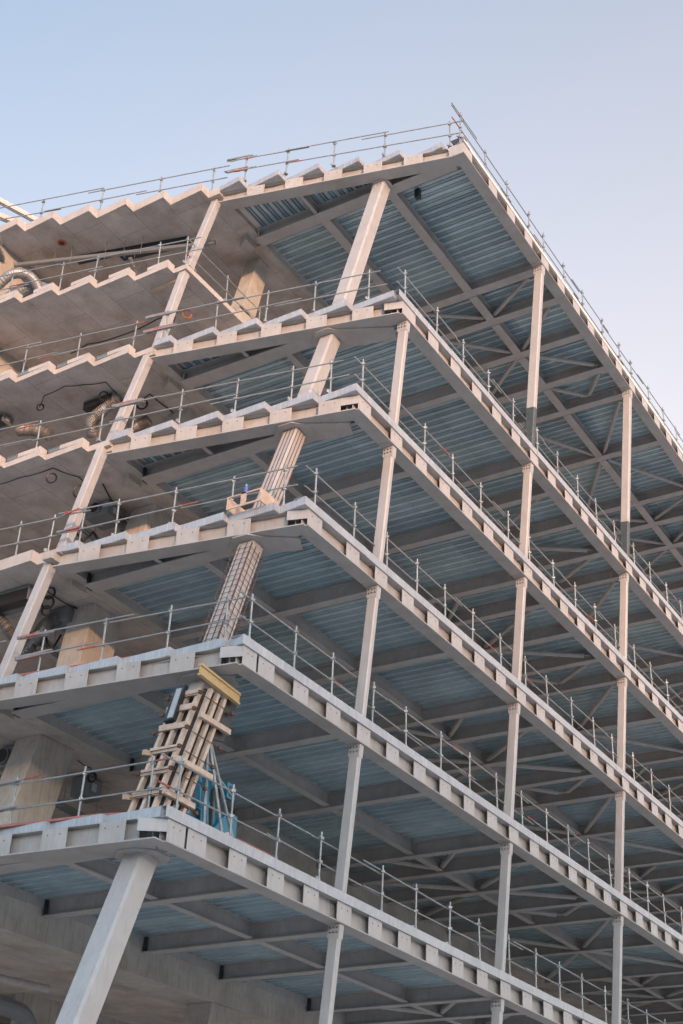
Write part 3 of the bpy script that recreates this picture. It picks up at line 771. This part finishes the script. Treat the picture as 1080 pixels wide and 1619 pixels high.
fancoil(2, -2.4, 6.95, .8, .6, .38, 'small grey air unit joined to crumpled foil ducts beside a pale concrete column', slot=False)
fancoil(1, -3.05, 6.85, .6, 1.0, .50, 'grey air unit with two round black openings left of the broad concrete column', slot=False, rounds=2)
fancoil(1, -.7, 7.05, .6, .5, .5, 'pale control unit under the ceiling right of the broad concrete column', slot=False)

def duct(pts, r, label, k, m_='foil', wr=.018, n=60):
    # catmull path with corrugation
    P = [Vector(p) for p in pts]; out = []
    for i in range(len(P)-1):
        p0 = P[max(i-1,0)]; p1 = P[i]; p2 = P[i+1]; p3 = P[min(i+2,len(P)-1)]
        s = n//(len(P)-1)
        for j in range(s):
            t = j/s; out.append(.5*((2*p1)+(p2-p0)*t+(2*p0-5*p1+4*p2-p3)*t*t+(3*p1-p0-3*p2+p3)*t**3))
    out.append(P[-1]); rn = random.Random(len(label))
    m = MB(); m.path(out, lambda i: r+(wr if i%2 else -wr)*(1+.6*rn.uniform(-1,1)), 14)
    return tag(m.build('duct', m_, smooth=False), label, 'duct', 'ducts under the concrete soffits')
c4 = C_(4); c3 = C_(3); c2 = C_(2); c1 = C_(1); c5 = C_(5)
duct([(-1.0,7.7,c4-.25),(-1.05,8.15,c4-.5),(-.95,8.65,c4-.75),(-.6,8.85,c4-.95)], .17, 'foil duct bending down from the long slotted air unit, glinting warm', 4)
duct([(-.1,7.2,c4-.6),(-.1,7.7,c4-.75),(.2,8.2,c4-.85)], .16, 'short foil duct just right of the slender column under the fourth soffit', 4)
duct([(-1.4,11.2,c4-.5),(-1.3,10.6,c4-.62),(-1.1,10.1,c4-.85)], .17, 'foil duct near the left edge of the photo under the fourth soffit', 4)
duct([(-2.05,8.6,c2-.85),(-2.2,8.1,c2-.62),(-2.4,7.55,c2-.42),(-2.4,7.25,c2-.36)], .17, 'ribbed foil duct curving out of the small air unit towards the slender column', 2)
duct([(-1.75,7.05,c2-.4),(-1.55,6.9,c2-.45),(-1.3,6.7,c2-.5)], .14, 'crumpled foil duct reaching from the small air unit towards the pale concrete column', 2)
duct([(-1.8,7.2,c2-.5),(-1.45,7.25,c2-.7),(-1.0,7.4,c2-1.0)], .14, 'crumpled foil duct hanging down to the right below the small air unit', 2)
duct([(-3.6,8.6,c2-.4),(-3.3,8.3,c2-.6),(-2.9,8.2,c2-.9)], .14, 'foil duct under the slotted air unit behind the slender column', 2)
duct([(-.7,7.3,c3-.4),(-.35,7.2,c3-.6),(.0,7.1,c3-.8)], .13, 'foil duct behind the single opening air unit', 3)
duct([(-2.1,12.9,c5-2.5),(-2.0,12.35,c5-2.02),(-1.7,11.95,c5-1.95),(-1.35,11.75,c5-2.2),(-1.0,11.6,c5-2.8)], .17, 'large shiny bent ventilation duct by the concrete wall in the top storey', 5, 'foil', .004)
duct([(-1.4,12.9,c5-2.4),(-1.2,12.2,c5-2.05),(-.7,11.7,c5-2.1),(-.3,11.3,c5-2.7)], .24, 'second wide ventilation duct behind the shiny bent one in the top storey', 5, 'grey', .004)
def pipes(p, q, n, d, r, k, label, matn='tube'):
    p, q = Vector(p), Vector(q); dd = (q-p).normalized(); s = Vector((0,0,1)).cross(dd).normalized()
    root = thing('pipe_run', p, label, 'pipes', 'pipe runs under the concrete soffits')
    for i in range(n):
        m = MB(); m.tube(p+s*d*i, q+s*d*i, r, 8); m.build('pipe', matn, root)
    m = MB(); mid = p.lerp(q,.4)
    for t in (.2,.55,.9):
        c = p.lerp(q,t); m.bar(c-s*.1+Vector((0,0,-.05)), c+s*(d*n+.05)+Vector((0,0,-.05)), .04,.04); m.tube(c+Vector((0,0,-.03)), Vector((c.x,c.y,C_(k))), .008,5)
    m.build('bracket', 'tube', root)
pipes((-2.0,8.25,c2-.40),(1.6,8.85,c2-.42), 4, .11, .032, 2, 'four parallel steel pipes under the third soffit below the foil ducts')
pipes((-2.5,7.9,c1-.5),(1.5,8.3,c1-.52), 4, .11, .030, 1, 'four parallel steel pipes under the second soffit beside the twin opening unit')
pipes((-1.0,8.3,c3-.45),(2.0,8.7,c3-.45), 3, .12, .032, 3, 'three parallel steel pipes behind the single opening air unit')
pipes((-1.13,13.3,c5-.55),(1.25,6.6,c5-.55), 1, .1, .085, 5, 'long grey drain pipe hung below the roof soffit', 'plast')
pipes((-2.2,13.1,c5-.6),(-1.6,13.4,c5-.6), 1, .1, .10, 5, 'short open ended grey pipe sticking out of the concrete wall', 'plast')
pipes((.3,9.4,c5-.75),(1.6,9.7,c5-1.5), 1, .1, .075, 5, 'grey branch pipe dropping from the long drain pipe', 'plast')
m = MB(); m.prism([(-.05,11.6),(.25,11.7),(.55,10.2),(.85,10.2),(1.35,7.7),(1.0,7.6)], c5-.14, c5-.004)
tag(m.build('dark_duct', 'dark'), 'dark flat duct against the roof soffit above the long drain pipe', 'duct')
m = MB()
m.path([(-.79+.13*math.cos(a),11.59+.13*math.sin(a),c5-.006) for a in [i*math.pi/8 for i in range(16)]], .035, 6, closed=True)
h = m.build('hole_ring', 'orange'); tag(h, 'orange ringed hole in the roof soffit', 'soffit hole')
m = MB(); m.tube((-.79,11.59,c5-.02),(-.79,11.59,c5-.003),.11,16); m.build('hole', 'black', h)
def rope(pts, r, label, cat='cable', matn='black', coils=(), name='cable'):
    m = MB()
    P = [Vector(p) for p in pts]; out = []
    for i in range(len(P)-1):
        for j in range(8):
            t = j/8; c = P[i].lerp(P[i+1], t); c.z -= .12*math.sin(math.pi*t)*(P[i+1]-P[i]).length*.3; out.append(c)
    out.append(P[-1]); m.path(out, r, 5)
    rn = random.Random(len(label)*3)
    for (x,y,z_,R_) in coils:
        for n in range(3):
            ph = rn.uniform(-.2,.2); m.path([(x+.54*R_*math.cos(a)*(1+ph*.3)+n*.012, y-.84*R_*math.cos(a), z_+R_*1.15*math.sin(a)+n*.015) for a in [i*math.pi/9 for i in range(18)]], r*1.1, 5, closed=True)
    return tag(m.build(name, matn), label, cat, 'cables hanging under the concrete soffits')
duct([(-4.5,8.0,G-.9),(-1.5,8.0,G-.78),(0.0,8.0,G-.70)], .10, 'pale pipe crossing below the lowest soffit at the bottom left', 0, 'edge', .001)
duct([(-3.0,8.4,G-1.3),(-.8,8.4,G-1.25),(-.1,8.4,G-1.5),(.1,8.4,G-2.4)], .22, 'grey bent duct under the lowest soffit at the bottom left corner', 0, 'plast', .001)
rope([(-1.74,10.12,c4-.2),(-2.0,9.71,c4-.08),(-2.03,8.9,c4-.03),(-1.83,8.38,c4-.03),(-1.6,7.7,c4-.02),(-1.0,7.75,c4-.05)], .014, 'thin black cable looping across the soffit to the long slotted air unit', coils=[(-1.30,8.02,c4-.22,.13),(-1.74,10.1,c4-.22,.1)])
rope([(-.55,7.2,c4-.15),(-.52,6.91,c4-.03),(.36,6.89,c4-.02),(1.2,6.9,c4-.02)], .02, 'black cable with a coil just right of the slender column under the fourth soffit', coils=[(-.45,7.25,c4-.25,.15)])
rope([(-3.3,9.9,c3-.03),(-3.22,8.69,c3-.03),(-3.15,7.6,c3-.01),(-2.48,7.26,c3-.02),(-2.2,7.2,c3-.1)], .014, 'black cable with two hanging coils left of the slender column under the third soffit', coils=[(-3.1,7.65,c3-.3,.13),(-2.35,7.28,c3-.42,.17)])
rope([(-1.9,6.9,c3-.03),(-.8,7.33,c3-.03),(.3,7.5,c3-.03),(.8,7.3,c3-.04)], .022, 'heavy black cable running from the slender column past the air unit', coils=[(-.05,7.55,c3-.3,.14)])
rope([(-3.4,6.8,c2-.1),(-3.05,6.93,c2-.04),(-2.2,6.88,c2-.04),(-1.4,6.9,c2-.15)], .02, 'black cable ending in three stacked coils beside the slender leaning column', coils=[(-3.35,6.75,c2-.18,.14),(-3.35,6.75,c2-.45,.15),(-3.35,6.75,c2-.68,.11)])
rope([(-2.3,8.3,c2-.45),(-2.15,8.1,c2-1.0),(-2.05,7.95,c2-.5),(-1.95,7.8,c2-1.0),(-1.85,7.6,c2-.5)], .03, 'thick black cable loops hanging below the ribbed foil duct')
rope([(-.9,8.6,c3-.6),(-.8,8.4,c3-.9),(-.65,8.2,c3-.55),(-.5,8.0,c3-.9)], .03, 'bunched thick black loops hanging beside the slender column on the third soffit')
rope([(.4,11.48,ZM+.25),(.3,10.7,ZM+.28),(.39,9.41,ZM+.2),(.36,7.86,ZM+.28),(.33,6.94,ZM+.25)], .022, 'black cables strung below the mezzanine soffit', coils=[(.3,7.3,ZM+.05,.15)])
rope([(-2.9,8.2,c1-.4),(-2.9,7.9,c1-.8),(-2.5,7.6,c1-.6),(-1.9,7.3,c1-.7)], .03, 'black cable drooping under the twin opening air unit')
rope([(-1.6,6.6,c1-.05),(-1.0,6.7,c1-.03),(-.4,7.0,c1-.05)], .014, 'thin cable with a small coil right of the broad concrete column', coils=[(-.7,6.9,c1-.15,.1)])
m = MB()
for n in range(4): m.path([(.44+.1*math.cos(a)+.01*n,6.73-.1*math.cos(a),ZM+CS-.22+.16*math.sin(a)) for a in [i*math.pi/8 for i in range(16)]], .014, 5, closed=True)
m.tube((.44,6.73,ZM+CS-.06),(.44,6.73,ZM+CS),.01,5)
tag(m.build('orange_rope', 'orange'), 'small coil of orange rope hanging under the mezzanine soffit', 'rope')
m = MB(); m.bar((-.81,7.15,ZM+CS-.035),(-.81,5.75,ZM+CS-.035),.12,.06); tag(m.build('timber_batten', 'wood'), 'pale timber batten fixed under the mezzanine slab at its corner', 'batten')
m = MB(); m.bar((-1.42,7.27,c4-.03),(-1.37,6.83,c4-.03),.08,.05); tag(m.build('timber_batten', 'wood'), 'short timber batten under the soffit beside the slender column of the fourth floor', 'batten')
for i, (x, y) in enumerate([(-.84,12.56),(-.5,11.35),(-.08,10.2),(.3,8.97)]):
    m = MB(); m.tube((x,y,c5-.75),(x,y,c5),.010,5); tag(m.build('threaded_rod', 'tube'), 'thin threaded rod hanging from the roof soffit', 'rod', 'rods hanging from the roof soffit')
m = MB(); m.box(2.78,2.94,-.2,-.04,Z[5]+.05,Z[5]+DS-.002); tag(m.build('downpipe_stub', 'dark'), 'short dark square stub hanging from the roof deck near the corner', 'stub')
# blue sheet on the deck behind the top storey concrete column
m = MB(); zf = Z[4]+TOP; m.add([(1.9,4.4,zf+.01),(2.9,4.4,zf+.01),(2.9,5.2,zf+.01),(1.9,5.2,zf+.01),(2.1,4.6,zf+.75),(2.6,4.5,zf+.65),(2.6,5.0,zf+.7),(2.2,5.1,zf+.8)], [(0,3,2,1),(4,5,6,7),(0,1,5,4),(1,2,6,5),(2,3,7,6),(3,0,4,7)])
tag(m.build('covered_pallet', mat('blue_sheet',(.05,.09,.13),.4), bevel=.04), 'dark blue sheeted pile beside the concrete column of the top storey', 'pile')

# ------------------------------------------------------------------ crane behind the roof
root = thing('tower_crane', (20,60,0), 'pale crane whose boom and tie show above the roof edge at the far left', 'crane')
def ray(px, py, d):
    D = fwd*2182.94+r2*(px-540)-u2*(py-809.5); D.normalize(); return Vector(cam.matrix_world.translation)+D*d
a0, a1 = Vector(ray(-60,285,80)), Vector(ray(160,405,80)); dd = (a1-a0).normalized()
m = MB(); m.bar(a0, a1+dd*6, .26, .28); m.build('boom', 'crane', root)
b0, b1 = Vector(ray(-60,318,80)), Vector(ray(90,378,80)); d2 = (b1-b0).normalized()
m = MB(); m.bar(b0, b1+d2*4, .30, .30); m.build('tie_bar', 'crane', root)
tp = b1+d2*4
m = MB()
for sx in (-.8,.8):
    for sy in (-.8,.8): m.bar((tp.x+sx,tp.y+sy,0),(tp.x+sx,tp.y+sy,tp.z),.12,.12,(0,1,0))
zz = 0
while zz < tp.z-1.6:
    for s_ in (-.8,.8): m.bar((tp.x-.8,tp.y+s_,zz),(tp.x+.8,tp.y+s_,zz+1.6),.06,.06); m.bar((tp.x+s_,tp.y-.8,zz),(tp.x+s_,tp.y+.8,zz+1.6),.06,.06)
    zz += 1.6
m.build('mast', 'crane', root)
